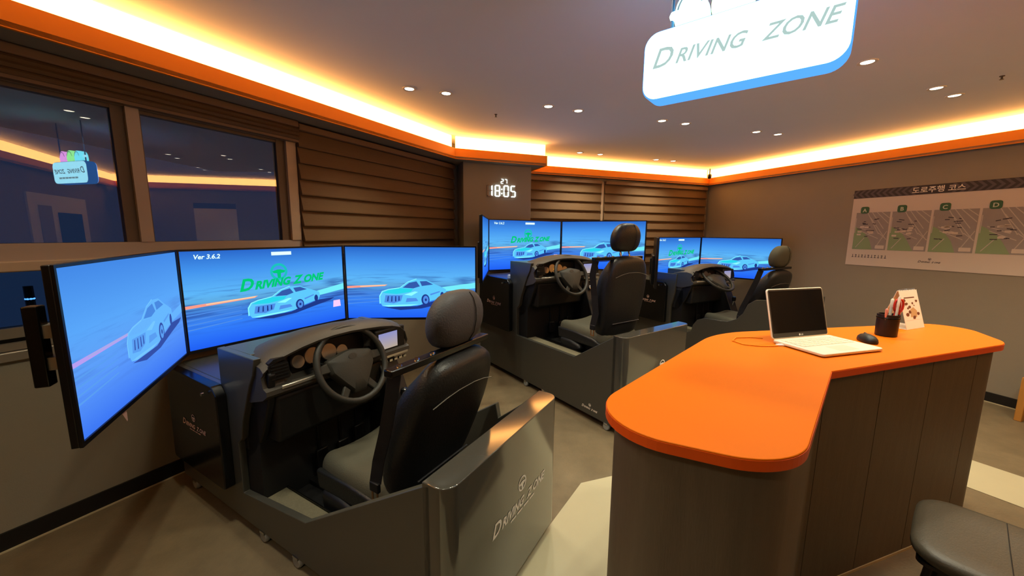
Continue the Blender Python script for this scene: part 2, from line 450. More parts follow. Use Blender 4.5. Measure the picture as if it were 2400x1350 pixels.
for (x, y), w_ in (((-.148, 3.333), 'over the gap between the two nearest simulators'), ((2.98, 2.48), 'beside the pair of spots near the poster')):
    s_ = thing('sprinkler_head', 'tiny dark sprinkler head on the ceiling ' + w_, 'sprinkler', (x, y, ZC))
    MB().lathe([(.012, 0), (.012, -.004), (.005, -.006), (.005, -.018), (.010, -.02), (.010, -.022), (.001, -.022)], 10).build('deflector', 'sprinkler', s_)
sc_ = thing('corner_sensor', 'small dark sensor in the ceiling corner where two LED strips meet', 'sensor', wpt(FB, .12, -.12, ZC - .10), FB[2] + 45)
MB().lathe([(.001, -.05), (.02, -.045), (.03, -.02), (.03, .01), (.02, .02), (.001, .02)], 14).build('dome', 'black_gloss', sc_, smooth=40)
MB().tube([(0, 0, .015), (0, 0, .10)], .008).build('bracket', 'black_plastic', sc_)

# ------------------------------------------------------------------ digital clock on the pillar
ck = thing('digital_clock', 'white LED digital wall clock reading 18:05 on the pillar', 'clock', wpt(FB, .502, -3.70, 1.79), FB[2])
SEG = {'a': (.5, 1, .5, .07, 'h'), 'b': (1, .75, .07, .21, 'v'), 'c': (1, .25, .07, .21, 'v'), 'd': (.5, 0, .5, .07, 'h'), 'e': (0, .25, .07, .21, 'v'), 'f': (0, .75, .07, .21, 'v'), 'g': (.5, .5, .5, .07, 'h')}
ON = {'0': 'abcdef', '1': 'bc', '2': 'abged', '5': 'afgcd', '7': 'abc', '8': 'abcdefg'}
def digit(ch, x, z, w, h, parent):
    mb = MB()
    for k, (cx, cz, _, _, o) in SEG.items():
        t = .10 * h; px_, pz_ = x + cx * w, z + cz * h
        mb.cur = 0 if k in ON[ch] else 1
        if o == 'h': mb.box(0, .014, px_ - w * .42, px_ + w * .42, pz_ - t / 2, pz_ + t / 2)
        else: mb.box(0, .014, px_ - t / 2, px_ + t / 2, pz_ - h * .22, pz_ + h * .22)
    return mb.build('digit', ['clock_lit', 'clock_dim'], parent)
for i, ch in enumerate('18'): digit(ch, .0 + i * .088, .01, .05, .115, ck)
for i, ch in enumerate('05'): digit(ch, .19 + i * .082, .01, .05, .115, ck)
for z_ in (.035, .08): MB().box(0, .014, .158, .170, z_, z_ + .012).build('colon_dot', 'clock_lit', ck)
for i, ch in enumerate('27'): digit(ch, .155 + i * .042, .15, .026, .045, ck)
MB().box(-.002, .002, -.01, .33, .0, .005).build('back_bar', 'clock_dim', ck)

# ------------------------------------------------------------------ hanging light box
SGZ = 1.816
sg = thing('light_box_sign', 'glowing white hanging light box lettered DRIVING ZONE with three round heads', 'sign', (.432, 1.319, SGZ), 128.84)
SWD, SH = .505, .20
MB().extr(rrect(0, SWD, 0, SH, .045, 8), -.035, .035, 'x').build('case', 'sign_side', sg, bevel=.003)
MB().extr(rrect(.004, SWD - .004, .004, SH - .004, .042, 8), .035, .038, 'x').build('front_face', 'sign_face', sg)
MB().extr(rrect(.004, SWD - .004, .004, SH - .004, .042, 8), -.038, -.035, 'x').build('rear_face', 'sign_halo_fill', sg)  # blue glow added on the back to tint the ceiling like a halo
mb = MB()
x = .026
for body, sz in (('D', .078), ('RIVING', .056), (' ', 0), ('ZONE', .056)):
    if body == ' ':
        mb.build('word', 'sign_text', sg); mb = MB(); x += .03; continue
    add_text(mb, body, x, .093, sz, .0385, 'x', .35, .0009, 'LEFT', 1.0); x += text_w(body, sz, .35, 1.0) + .004
mb.build('word', 'sign_text', sg)
mb = MB()
for j in range(6): mb.box(.038, .039, .14 + j * .048, .18 + j * .048, .045, .060)
mb.build('small_lettering', 'sign_small', sg)
for j, (cy, r, m_) in enumerate(((.128, .062, 'sign_cyan'), (.235, .070, 'sign_green'), (.345, .066, 'sign_pink'))):
    cz = SH + .018
    h_ = MB().extr(ell(cy, cz + .012, r * .72, r, 24), -.03, .03, 'x').build('round_head', m_, sg, bevel=.004)
    a = ell(cy, cz + .012, r * .60, r * .86, 14, radians(20), radians(165)); b = ell(cy, cz + .012, r * .52, r * .78, 14, radians(20), radians(165))
    mb = MB(); n = len(a)
    mb.add([(.0325, p[0], p[1]) for p in a + b], [(i, i + 1, n + i + 1, n + i) for i in range(n - 1)])
    mb.build('outline_arc', 'sign_line', h_)
MB().lathe([(.001, -.014), (.010, -.010), (.014, 0), (.010, .010), (.001, .014)], 12, Matrix.Translation((0, .075, SH + .045))).build('round_knob', 'sign_face', sg, smooth=40)
for y_ in (.07, SWD - .07):
    MB().tube([(0, y_, SH - .01), (0, y_, ZC - SGZ)], .005).build('hanging_rod', 'sign_pole', sg)

# ------------------------------------------------------------------ course map poster
po = thing('map_poster', 'wide white poster with four course maps and a dark chevron title band', 'poster', wpt(FR, .001, 1.945, 1.09), FR[2])
PW, PH = 1.30, .79
MB().box(0, .005, 0, PW, 0, PH).build('sheet', 'poster_white', po)
hd = MB().box(.005, .0075, 0, PW, PH - .085, PH).build('title_band', 'poster_dark', po)
for j in range(26):
    if 10 <= j <= 14: continue
    mb = MB()
    y = .01 + j * .05; d = -.02 if j < 12 else .02
    mb.flat([(y - d, PH - .083), (y + .024 - d, PH - .083), (y + .024 + d, PH - .043), (y + d, PH - .043)], .008, 'x')
    mb.flat([(y + d, PH - .043), (y + .024 + d, PH - .043), (y + .024 - d, PH - .003), (y - d, PH - .003)], .008, 'x')
    mb.build('chevron', 'poster_chevron', hd)
mb = MB(); add_text(mb, '도로주행 코스', PW / 2, PH - .066, .062, .0085, 'x', 0, .0008, 'CENTER'); mb.build('title', 'paper', hd)
for j, ch in enumerate('ABCD'):
    y0 = .045 + j * .302; w_ = .284; z0, z1 = .17, .555
    mp_ = MB().box(.005, .0065, y0, y0 + w_, z0, z1).build('map_panel', 'map_grey', po)
    rnd = random.Random(j)
    g_ = [(y0, z0), (y0 + w_ * (.62 + .06 * (j % 2)), z0), (y0 + w_ * .5, z0 + .10), (y0 + w_ * .34, z0 + .17), (y0 + w_ * .12, z0 + .22), (y0, z0 + .24)]
    MB().flat(g_, .0070, 'x').build('green_area', 'map_green', mp_)
    mb = MB()
    def road(p, q, t=.006, h=.0073):
        p, q = Vector(p), Vector(q); n = (q - p).normalized(); n = Vector((-n.y, n.x)) * t / 2
        mb.flat([p - n, q - n, q + n, p + n], h, 'x')
    X = lambda u: y0 + u * w_
    Z = lambda v: z0 + v * (z1 - z0)
    for k in range(4): road((X(.34 + .14 * k), Z(1)), (X(min(1, .75 + .12 * k)), Z(.42 + .14 * k)))
    road((X(.98), Z(.28)), (X(.45), Z(.86))); road((X(.7), Z(.05)), (X(.98), Z(.5))); road((X(.1), Z(.05)), (X(.34), Z(.32))); road((X(.02), Z(.85)), (X(.02), Z(.45)))
    road((X(.15), Z(.6)), (X(.62), Z(.44))); road((X(.2), Z(.5)), (X(.75), Z(.3))); road((X(.75), Z(.45)), (X(1), Z(.28)))
    mb.build('roads', 'map_road', mp_)
    mb = MB()
    for k in range(12):
        u, v = rnd.uniform(.08, .62), rnd.uniform(.3, .82)
        road((X(u), Z(v)), (X(u + rnd.uniform(.05, .16)), Z(v + rnd.uniform(-.02, .02))), .008, .0076)
    mb.build('place_marks', 'map_ink', mp_)
    mb = MB()
    for k in range(7):
        u, v = rnd.uniform(.05, .55), rnd.uniform(.28, .6)
        mb.flat(rrect(X(u), X(u + .13), Z(v), Z(v + .045), .004, 2), .0079, 'x')
    mb.flat(rrect(X(.7), X(.96), Z(.03), Z(.12), .004, 2), .0079, 'x')
    mb.build('place_labels', 'poster_white', mp_)
    bd = MB().extr(rrect(y0 + .035, y0 + .105, z1 - .01, z1 + .06, .018, 4), .007, .0095, 'x').build('letter_badge', 'badge_green', po)
    mb = MB(); add_text(mb, ch, y0 + .07, z1 + .006, .05, .0099, 'x', 0, .001, 'CENTER'); mb.build('letter', 'badge_text', bd)
mb = MB()
for j in range(11):   # line of print too small to read: stroke marks only
    y_ = .05 + j * .028
    mb.flat([(y_, .085), (y_ + .018, .085), (y_ + .018, .091), (y_, .091)], .0056, 'x'); mb.flat([(y_ + .007, .091), (y_ + .012, .091), (y_ + .012, .116), (y_ + .007, .116)], .0056, 'x')
    if j % 2: mb.flat([(y_, .106), (y_ + .018, .106), (y_ + .018, .111), (y_, .111)], .0056, 'x')
mb.build('note_line', 'map_ink', po)
mb = MB(); add_logo(mb, PW / 2 + .02, .065, .16, .0056, 'x', 0, False); mb.build('footer_logo', 'map_ink', po)

# things on the walls beside the photographer (seen reflected in the night windows)
nb = thing('notice_board', 'white wall board with a dark panel seen reflected in the night window', 'board', wpt(FE, .001, 1.0, 1.0), FE[2])
MB().box(0, .02, 0, 1.5, 0, .85).build('board', 'paper', nb)
MB().box(.02, .03, .2, .85, .08, .62).build('dark_panel', 'laptop_screen', nb); MB().box(.02, .028, 1.0, 1.3, .1, .7).build('notice_sheet', 'map_grey', nb)
nb = thing('notice_poster', 'white poster with dark heading seen reflected in the night window', 'poster', wpt(FR, .001, 4.0, 1.0), FR[2])
MB().box(0, .005, 0, .7, 0, .9).build('sheet', 'paper', nb); MB().box(.005, .007, 0, .7, .8, .9).build('heading_band', 'poster_dark', nb)

# ------------------------------------------------------------------ television pictures
def screen_mat(name, washed):
    m = bpy.data.materials.new(name); m.use_nodes = True; MATS[name] = m
    nt = m.node_tree; nt.nodes.clear(); N = nt.nodes.new; L = nt.links.new
    out = N('ShaderNodeOutputMaterial'); em = N('ShaderNodeEmission'); L(em.outputs[0], out.inputs[0])
    tc = N('ShaderNodeTexCoord'); sp = N('ShaderNodeSeparateXYZ'); L(tc.outputs['Generated'], sp.inputs[0])
    ramp = N('ShaderNodeValToRGB'); L(sp.outputs['Z'], ramp.inputs[0]); cr = ramp.color_ramp
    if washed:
        st = [(0, (.04, .16, .80)), (.3, (.09, .28, .85)), (.45, (.10, .32, .82)), (.62, (.09, .34, .84)), (1, (.05, .22, .70))]  # oblique-view haze of the panel painted into the gradient
    else:
        st = [(0, (.012, .10, .80)), (.22, (.03, .19, .85)), (.38, (.05, .20, .62)), (.47, (.10, .36, .66)), (.56, (.10, .42, .84)), (.8, (.05, .26, .75)), (1, (.02, .12, .52))]
    while len(cr.elements) < len(st): cr.elements.new(.5)
    for e, (p, c) in zip(cr.elements, st): e.position = p; e.color = (*c, 1)
    # streaks of motion blur low down, clouds above: stretched noise
    mp = N('ShaderNodeMapping'); mp.inputs['Scale'].default_value = (1, 2.2, 22); L(tc.outputs['Generated'], mp.inputs[0])
    nz = N('ShaderNodeTexNoise'); nz.inputs['Scale'].default_value = 1.6; nz.inputs['Detail'].default_value = 5; L(mp.outputs[0], nz.inputs['Vector'])
    band = N('ShaderNodeValToRGB'); L(sp.outputs['Z'], band.inputs[0]); be = band.color_ramp.elements
    be[0].position = .12; be[0].color = (0, 0, 0, 1); be[1].position = .7; be[1].color = (0, 0, 0, 1)
    e = be.new(.3); e.color = (1, 1, 1, 1); e = be.new(.55); e.color = (1, 1, 1, 1)
    th = N('ShaderNodeMapRange'); th.inputs['From Min'].default_value = .48; th.inputs['From Max'].default_value = .66; L(nz.outputs['Fac'], th.inputs[0])
    mu = N('ShaderNodeMath'); mu.operation = 'MULTIPLY'; L(th.outputs[0], mu.inputs[0]); L(band.outputs[0], mu.inputs[1])
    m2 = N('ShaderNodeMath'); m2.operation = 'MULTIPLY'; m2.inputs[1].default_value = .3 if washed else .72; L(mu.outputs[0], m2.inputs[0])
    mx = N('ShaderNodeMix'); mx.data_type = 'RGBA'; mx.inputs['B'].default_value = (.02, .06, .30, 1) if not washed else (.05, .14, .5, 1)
    L(m2.outputs[0], mx.inputs['Factor']); L(ramp.outputs[0], mx.inputs['A'])
    L(mx.outputs['Result'], em.inputs[0]); em.inputs[1].default_value = 1.0
    return m
screen_mat('screen_blue', False); screen_mat('screen_angle_wash', True)
PAL = {'body': (.10, .52, .86), 'teal': (.02, .60, .74), 'bright': (.25, .95, .98), 'glass': (.03, .09, .36), 'dark': (.012, .035, .22), 'mid': (.07, .24, .72), 'streak': (.95, .30, .22), 'streak2': (1.0, .62, .35),
       'road': (.16, .75, .85), 'green': (.0, .52, .16), 'teal_mark': (.01, .48, .45), 'white': (.72, 1.0, .92), 'pinkish': (.85, .55, .85)}
for k, c in PAL.items(): glow('pic_' + k, c)
PAL_ANGLE = {'body': (.12, .42, .88), 'teal': (.12, .40, .86), 'bright': (.16, .50, .92), 'glass': (.06, .22, .66), 'dark': (.03, .07, .34), 'mid': (.09, .30, .78), 'streak': (.42, .30, .78), 'streak2': (.35, .36, .70), 'road': (.12, .40, .88)}  # car colours paled to imitate a screen seen from a steep angle
for k, c in PAL_ANGLE.items(): glow('pal_' + k, c)
CAR = [('dark', [(.05, .05), (.3, -.05), (.62, .0), (.95, .17), (1.16, .27), (1.24, .36), (.98, .36), (.72, .2), (.55, .08)]),
       ('bright', [(-.012, .17), (-.012, .44), (.03, .60), (.12, .665), (.30, .725), (.42, .92), (.55, 1.02), (.56, .98), (.1, .5), (.02, .2)]),
       ('body', [(0, .20), (0, .42), (.04, .58), (.12, .64), (.30, .70), (.42, .90), (.55, 1.0), (.70, .98), (.82, .84), (.92, .74), (.99, .66), (1.0, .50), (.97, .36), (.90, .34), (.72, .24), (.60, .12), (.45, .08), (.12, .06), (.03, .10)]),
       ('teal', [(.04, .54), (.12, .63), (.30, .695), (.50, .67), (.46, .57), (.25, .50)]),
       ('glass', [(.34, .715), (.44, .88), (.55, .93), (.60, .76), (.50, .69)]), ('glass', [(.63, .77), (.60, .93), (.70, .94), (.80, .82)]),
       ('mid', [(.06, .22), (.08, .46), (.34, .46), (.31, .26), (.2, .18)]),
       ('dark', [(.10, .25), (.115, .43), (.13, .43), (.12, .25)]), ('dark', [(.16, .24), (.17, .43), (.185, .43), (.18, .24)]), ('dark', [(.22, .24), (.225, .43), (.24, .43), (.24, .25)]), ('dark', [(.27, .26), (.275, .43), (.29, .43), (.29, .28)]),
       ('bright', [(.36, .48), (.52, .585), (.57, .57), (.47, .44)]), ('mid', [(.38, .22), (.40, .36), (.54, .36), (.57, .26)]),
       ('bright', [(.02, .10), (.12, .075), (.45, .10), (.58, .15), (.45, .14), (.12, .12)]), ('dark', ell(.68, .30, .062, .19, 16)), ('mid', ell(.685, .30, .042, .14, 14)), ('dark', ell(.685, .30, .016, .05, 10)),
       ('dark', ell(.935, .44, .03, .13, 12)), ('mid', [(.75, .50), (.90, .60), (.90, .56), (.76, .45)])]
def picture(scr, W, H, x, cx, cy, cw, ch, pale, logo):
    """car scene in screen coords (u right, v up, 0..1) just in front of plane x; each motif a piece of its own"""
    pre = 'pal_' if pale else 'pic_'; lay = [x]
    st = {'mb': MB(), 'slots': []}
    def use(nm):
        if nm not in st['slots']: st['slots'].append(nm)
        st['mb'].cur = st['slots'].index(nm); lay[0] += .0001
    def poly(key, pts):
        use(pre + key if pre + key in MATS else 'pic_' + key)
        st['mb'].flat([(-W / 2 + u * W, v * H) for u, v in pts], lay[0], 'x')
    def done(name):
        st['mb'].build(name, st['slots'], scr); st['mb'] = MB(); st['slots'] = []
    poly('streak', [(0, .425), (cx + .04, .455), (cx + .06, .475), (0, .455)]); poly('streak2', [(.1, .445), (cx + .04, .462), (cx + .05, .474), (.1, .455)]); done('light_streak')
    poly('road', [(cx + cw * .8, .42), (1, .50), (1, .42), (cx + cw * .9, .37)]); done('road_glare')
    for k in range(4):
        poly('mid', [(0, .20 + .05 * k), (.28, .24 + .045 * k), (.28, .248 + .045 * k), (0, .213 + .05 * k)]); done('road_line')
    for key, pts in CAR: poly(key, [(cx + p[0] * cw, cy + p[1] * ch) for p in pts])
    done('car_picture')
    if logo:
        n = 24; use('pic_teal_mark'); mb = st['mb']
        a = [(.02 * W + .056 * W * cos(2 * pi * k / n), .73 * H + .056 * W * sin(2 * pi * k / n)) for k in range(n)]
        b = [(.02 * W + .040 * W * cos(2 * pi * k / n), .73 * H + .040 * W * sin(2 * pi * k / n)) for k in range(n)]
        mb.add([(lay[0], *p) for p in a + b], [(i, (i + 1) % n, n + (i + 1) % n, n + i) for i in range(n)])
        use('pic_green'); o = Vector((.02 * W, .73 * H)); r = .05 * W
        mb.flat([o + Vector(p) * r for p in ((-.85, .1), (-.2, .3), (.2, .3), (.85, .1), (.7, -.15), (.25, -.2), (.2, -.85), (-.2, -.85), (-.25, -.2), (-.7, -.15))], lay[0], 'x')
        done('wheel_mark')
        xx = -.225 * W; use('pic_green')
        for body, sz in (('D', .098), ('RIVING', .066), (' ', 0), ('Z', .072), ('ONE', .066)):
            if body == ' ': done('word'); use('pic_green'); xx += .014; continue
            add_text(st['mb'], body, xx, (.545 + .07 * (xx / W + .225)) * H, sz, lay[0], 'x', .3, .0034, 'LEFT', 1.0, .05); xx += text_w(body, sz, .3, 1.0) + .005
        done('word')
        use('pic_white'); st['mb'].flat([(-.02 * W, .925 * H), (.11 * W, .925 * H), (.11 * W, .965 * H), (-.02 * W, .965 * H)], lay[0], 'x'); done('button')
        use('pic_white'); add_text(st['mb'], 'Ver 3.6.2', -.44 * W, .92 * H, .034, lay[0], 'x', .2, .0008); done('version_text')
        poly('pinkish', [(.90, .19), (.965, .19), (.96, .28), (.905, .28)]); done('corner_icon')

TVW, TVH = .98, .565
def television(label, loc, az, pale=False, logo=False, car=(.25, .17, .55, .38), bracket=0.0, TVW=TVW, TVH=TVH, neck=0.0):
    """local: y along the width (centred), x towards the viewer, z up from lower edge"""
    t = thing('television', label, 'television', loc, az)
    W, H = TVW - .02, TVH - .026
    MB().box(-.02, 0, -TVW / 2, TVW / 2, 0, TVH).build('case', 'bezel', t, bevel=.003)
    f = MB()
    for b in ((-TVW / 2, TVW / 2, 0, .016), (-TVW / 2, TVW / 2, TVH - .010, TVH), (-TVW / 2, -TVW / 2 + .010, .016, TVH - .010), (TVW / 2 - .010, TVW / 2, .016, TVH - .010)):
        f.box(0, .008, *b)
    f.build('bezel', 'bezel', t)
    s_ = MB().box(0, .002, -W / 2, W / 2, 0, H).build('screen', 'screen_angle_wash' if pale else 'screen_blue', t); s_.location = (0, 0, .016)
    picture(s_, W, H, .0022, *car, pale, logo)
    MB().box(-.05, -.02, -.30, .30, .02, .34).build('rear_cover', 'bezel', t, bevel=.006)
    mt = MB().box(-.062, -.05, -.10, .10, .12, .30)
    mt.build('wall_mount_plate', 'black_plastic', t)
    if neck: MB().box(-.048, -.022, -.06, .06, -neck, .02).build('stand_neck', 'black_plastic', t)
    if bracket:
        MB().box(-.10, -.065, bracket - .02, bracket + .02, .19, .44).build('arm_bracket', 'black_gloss', t, bevel=.004)
        for z_ in (.24, .34): MB().box(-.07, -.02, bracket - .012, bracket + .06, z_, z_ + .04).build('arm_link', 'silver', t)
    return t
def tv_set(o, az, tvaz, x0, y0, ztop, ang, labels, pale_left, cars, angR=None, TVW=TVW, TVH=TVH, neck=.04):
    """three televisions folded round the driver; x0,y0: left edge of the middle one in the simulator frame"""
    a = radians(az); X = Vector((cos(a), -sin(a), 0)); Y = Vector((sin(a), cos(a), 0)); O_ = Vector((o[0], o[1], 0))
    def w(x, y): return O_ + X * x + Y * y
    b = radians(tvaz); TX = Vector((cos(b), -sin(b), 0)); TY = Vector((sin(b), cos(b), 0))
    c0 = w(x0, y0); c1 = c0 + TY * TVW; zb = ztop - TVH
    mid = (c0 + c1) / 2
    television(labels[1], (mid.x, mid.y, zb), tvaz, False, True, cars[1], 0, TVW, TVH, neck)
    g = radians(ang)
    dL = TX * sin(g) - TY * cos(g); pL = c0 + dL * (TVW / 2 + .010)
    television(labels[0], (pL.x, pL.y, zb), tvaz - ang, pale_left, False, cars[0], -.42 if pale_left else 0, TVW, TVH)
    ang = angR or ang; g = radians(ang)
    dR = TX * sin(g) + TY * cos(g); pR = c1 + dR * (TVW / 2 + .010)
    television(labels[2], (pR.x, pR.y, zb), tvaz + ang, False, False, cars[2], 0, TVW, TVH)
    return c0, c1, c0 + dL * TVW, c1 + dR * TVW

# ------------------------------------------------------------------ driving simulators
def simulator(label, o, az, dz, zr, prof=None, tilt=24.0, wheel_r=.185, wx=.96, wz=.75, sx=0.0, head_m='leather_head', recline=21.0, dipx=1.17, dipz=.06):
    R = thing('driving_simulator', label, 'driving simulator', (o[0], o[1], 0), az)
    W, L, g = .78, 1.91, .05; zs = .19 + dz if dz < .2 else .45
    def up(p): return [(a, b + dz) for a, b in p]
    if prof is None:
        prof = [(0, g), (L - .07, g), (L - .07, zr - .004), (L - .09, zr - .01), (dipx, zs + dipz), (.675, zs)] + up([(.675, .44), (.71, .47), (.735, .56), (.82, .74), (.86, .80), (.88, .87), (.56, .87), (.56, .69), (0, .69)])
    MB().extr(prof, 0, .03, 'y').build('side_panel', 'shell', R, bevel=.003)
    pr2 = prof if dz > .01 else [p for q in prof for p in ([(1.60, .48), (1.585, .555), (1.47, .48), q] if q[0] == dipx else [q])]
    MB().extr(pr2, W - .03, W, 'y').build('side_panel', 'shell', R, bevel=.003)
    # rear box with rounded corners
    rp = rounded([(L - .10, 0, 0), (L, 0, .05), (L, W, .05), (L - .10, W, 0)], 6)
    rear = MB().extr(rp, g, zr, 'z').build('rear_panel', 'shell_gloss', R, bevel=.003, smooth=50)
    mb = MB(); add_logo(mb, W * .56, (zr + g) / 2 - .02, .42, L + .0012, 'x'); mb.build('printed_logo', 'print_grey', rear)
    mb = MB(); add_logo(mb, 1.62, g + .045, .16, -.0012, 'y', 0, False); mb.build('side_logo', 'print_grey', R)
    # base, floor, front boxes
    MB().box(.03, L - .12, .03, W - .03, g + .002, zs - .06).build('floor_pan', 'shell_inner', R)
    MB().box(.66, 1.5, .14, W - .04, zs - .06, zs - .052).build('floor_mat', 'mat_black', R)
    MB().box(.675, dipx + .08, .031, .13, zs - .06, zs - .004).build('door_sill', 'carpet', R, bevel=.004)
    MB().box(.675, dipx + .08, .131, .137, zs - .06, zs + .002).build('sill_strip', 'black_gloss', R)
    for y_ in (.26, .54): MB().box(.80, 1.50, y_ - .02, y_ + .02, zs - .052, zs - .03).build('seat_rail', 'stool_metal', R)
    MB().box(.0, .60, .03, W - .03, zs - .06, .69 + dz).build('front_box', 'shell', R, bevel=.003)
    MB().box(.56, .79, .03, W - .03, .62 + dz, .868 + dz).build('dash_housing', 'shell', R, bevel=.004)
    MB().box(.60, .80, .03, W - .03, zs - .05, .62 + dz).build('footwell_wall', 'shell_inner', R)
    cb = MB().extr(rounded([(.05, .20 + dz, .02), (.61, .20 + dz, .02), (.61, .66 + dz, .02), (.57, .70 + dz, .02), (.07, .70 + dz, .02)], 4), -.045, -.001, 'y').build('control_box', 'black_gloss', R, bevel=.004)
    mb = MB(); add_logo(mb, .345, .435 + dz, .26, -.0465, 'y'); mb.build('printed_logo', 'print_rose', cb)
    MB().lathe([(.001, .0), (.008, .0), (.008, .01), (.001, .01)], 10, Matrix.Translation((.52, -.055, .66 + dz)) @ Matrix.Rotation(pi / 2, 4, 'X')).build('lock', 'chrome', cb)
    MB().box(.44, .53, .05, .12, .69 + dz, .725 + dz).build('power_adapter', 'white_print', R, bevel=.005)
    MB().box(.665, .70, .028, .05, .40 + dz, .47 + dz).build('latch_plate', 'black_plastic', R, bevel=.003)
    # black trim arch at the door edge
    arch = [(.66, .44), (.70, .47), (.74, .58), (.83, .76), (.90, .83)]
    MB().extr(up(arch) + up([(.93, .80), (.90, .66), (.84, .52), (.76, .40), (.70, .36), (.66, .36)]), .03, .06, 'y').build('kick_trim', 'dash_dark', R, bevel=.006)
    MB().box(.60, .90, .06, W - .04, .47 + dz, .69 + dz).build('knee_panel', 'dash_dark', R, bevel=.02, seg=3)
    # dashboard: lofted cowl
    ZT = [(.012, .845), (.05, .873), (.10, .895), (.18, .915), (.26, .928), (.34, .934), (.44, .934), (.54, .926), (.62, .918), (.70, .905), (.76, .885), (.795, .85), (.81, .80)]
    rings = []
    for y_, zt in ZT:
        rec = .10 * max(0, min(1, (y_ - .14) / .04)) * max(0, min(1, (.60 - y_) / .05))
        pr = [(.57, zt - .09), (.66, zt - .035), (.76, zt - .008), (.84, zt), (.90, zt - .012), (.922, zt - .03), (.915, zt - .042), (.905 - rec * .9, zt - .05), (.90 - rec, .79), (.912 - rec * .8, .745), (.935, .735), (.935, .715), (.90, .69), (.80, .66), (.57, .66)]
        rings.append([(a, y_, max(b, .64) + dz) for a, b in pr])
    MB().loft(rings).build('dashboard', 'dash_top', R, smooth=45)
    d = MB().box(.818, .838, .17, .59, .748 + dz, .865 + dz).build('instrument_panel', 'dash_dark', R, bevel=.004)
    for y_, z_, r in ((.200, .797, .030), (.272, .806, .040), (.356, .803, .040), (.428, .790, .031)):
        M_ = Matrix.Translation((.840, y_, z_ + dz)) @ Matrix.Rotation(radians(78), 4, 'Y')
        MB().lathe([(.001, .0), (r, .0), (r, .004), (r * .93, .008), (r * .9, .003), (.001, .003)], 22, M_).build('gauge', 'gauge', d, smooth=40)
        mb = MB().lathe([(r * .92, .004), (r, .004), (r, .011), (r * .92, .011)], 22, M_)
        mb.build('gauge_ring', 'gauge_ring', d)
    MB().box(.850, .853, .281, .293, .768 + dz, .806 + dz).build('needle', 'needle', d)
    # left vents
    v_ = MB().extr(rounded([(.04, .77, .01), (.125, .765, .01), (.115, .845, .012), (.03, .84, .012)], 4), .905, .922, 'x').build('air_vent', 'dash_dark', R)
    v_.location = (0, 0, dz)
    for k in range(5): MB().box(.922, .927, .042, .114, .776 + k * .014, .780 + k * .014).build('vent_slat', 'black_plastic', v_)
    MB().extr([(.035, .850), (.105, .853), (.098, .866), (.055, .864)], .90, .926, 'x').build('demister_grille', 'dash_dark', v_)
    MB().box(.93, .94, .075, .235, .728 + dz, .745 + dz).build('trim_strip', 'silver', R, bevel=.004)
    # centre display
    ds = MB().box(.895, .918, .585, .795, .73 + dz, .865 + dz).build('centre_display', 'dash_dark', R, bevel=.01)
    MB().box(.9185, .920, .605, .735, .752 + dz, .842 + dz).build('display_glass', 'display', ds)
    MB().box(.915, .935, .60, .80, .700 + dz, .718 + dz).build('trim_strip', 'silver', R, bevel=.004)
    for k in range(5): MB().box(.926, .938, .625 + k * .034, .645 + k * .034, .678 + dz, .69 + dz).build('switch', 'chrome', R)
    # console, shifter and stalks
    MB().extr([(.60, zs - .05), (1.30, zs - .05), (1.30, zs + .12), (1.05, zs + .16), (.95, .58 + dz), (.90, .67 + dz), (.60, .67 + dz)], .615, .745, 'y').build('centre_console', 'black_plastic', R, bevel=.008)
    MB().lathe([(.001, 0), (.022, 0), (.022, .012), (.016, .016), (.001, .016)], 16, Matrix.Translation((.945, .675, .61 + dz)) @ Matrix.Rotation(radians(70), 4, 'Y')).build('dial', 'chrome', R, smooth=40)
    MB().tube([(1.0, .68, zs + .17), (1.02, .68, zs + .30)], .008).build('gear_lever', 'chrome', R)
    MB().lathe([(.001, -.03), (.018, -.026), (.024, 0), (.02, .022), (.001, .03)], 14, Matrix.Translation((1.022, .68, zs + .32))).build('gear_knob', 'black_gloss', R, smooth=50)
    MB().tube([(.955, .62, .50 + dz), (.96, .64, .475 + dz), (.97, .72, .475 + dz)], .004).build('cup_holder_rim', 'chrome', R)
    for y_, h_ in ((.30, .10), (.42, .09), (.52, .13)):
        MB().box(.815, .835, y_ - .03, y_ + .03, zs + .02, zs + .02 + h_).build('pedal', 'stool_metal', R, bevel=.005)
        MB().tube([(.81, y_, zs + .06), (.80, y_, zs + .26)], .007).build('pedal_arm', 'stool_metal', R)
    # steering wheel
    M_ = Matrix.Translation((wx, .41, wz + dz)) @ Matrix.Rotation(radians(90 - tilt), 4, 'Y')   # local z = towards driver, local x = down, local y = right
    n = 36; r = wheel_r
    rim = MB().tube([M_ @ Vector((r * cos(2 * pi * k / n), r * sin(2 * pi * k / n), 0)) for k in range(n)], .0155, 10, True).build('steering_wheel', 'rubber_rim', R, smooth=60)
    k_ = r / .185
    hub = rounded([(-.048, -.132, .02), (-.078, 0, .15), (-.048, .132, .02), (.022, .122, .03), (.098, .068, .03), (.142, .034, .02), (.142, -.034, .02), (.098, -.068, .03), (.022, -.122, .03)], 4)
    hub = [(a * k_, b * k_) for a, b in hub]
    rings = [[M_ @ Vector((a * f, b * f, z)) for a, b in hub] for f, z in ((.80, -.05), (1, -.035), (1, -.012), (.90, .004), (.6, .012), (.2, .014))]
    MB().loft(rings).build('hub', 'hub_pad', rim, smooth=40)
    for sy in (-1, 1):
        sp = [(-.045, .075), (-.030, .18), (.010, .182), (.012, .075)]
        MB().extr([(a * k_, b * k_ * sy) for a, b in sp], -.03, -.008, 'z', M_).build('spoke', 'hub_pad', rim, bevel=.006)
        sp = [(.06, .05), (.145, .11), (.165, .08), (.10, .03)]
        MB().extr([(a * k_, b * k_ * sy) for a, b in sp], -.032, -.012, 'z', M_).build('spoke', 'hub_pad', rim, bevel=.006)
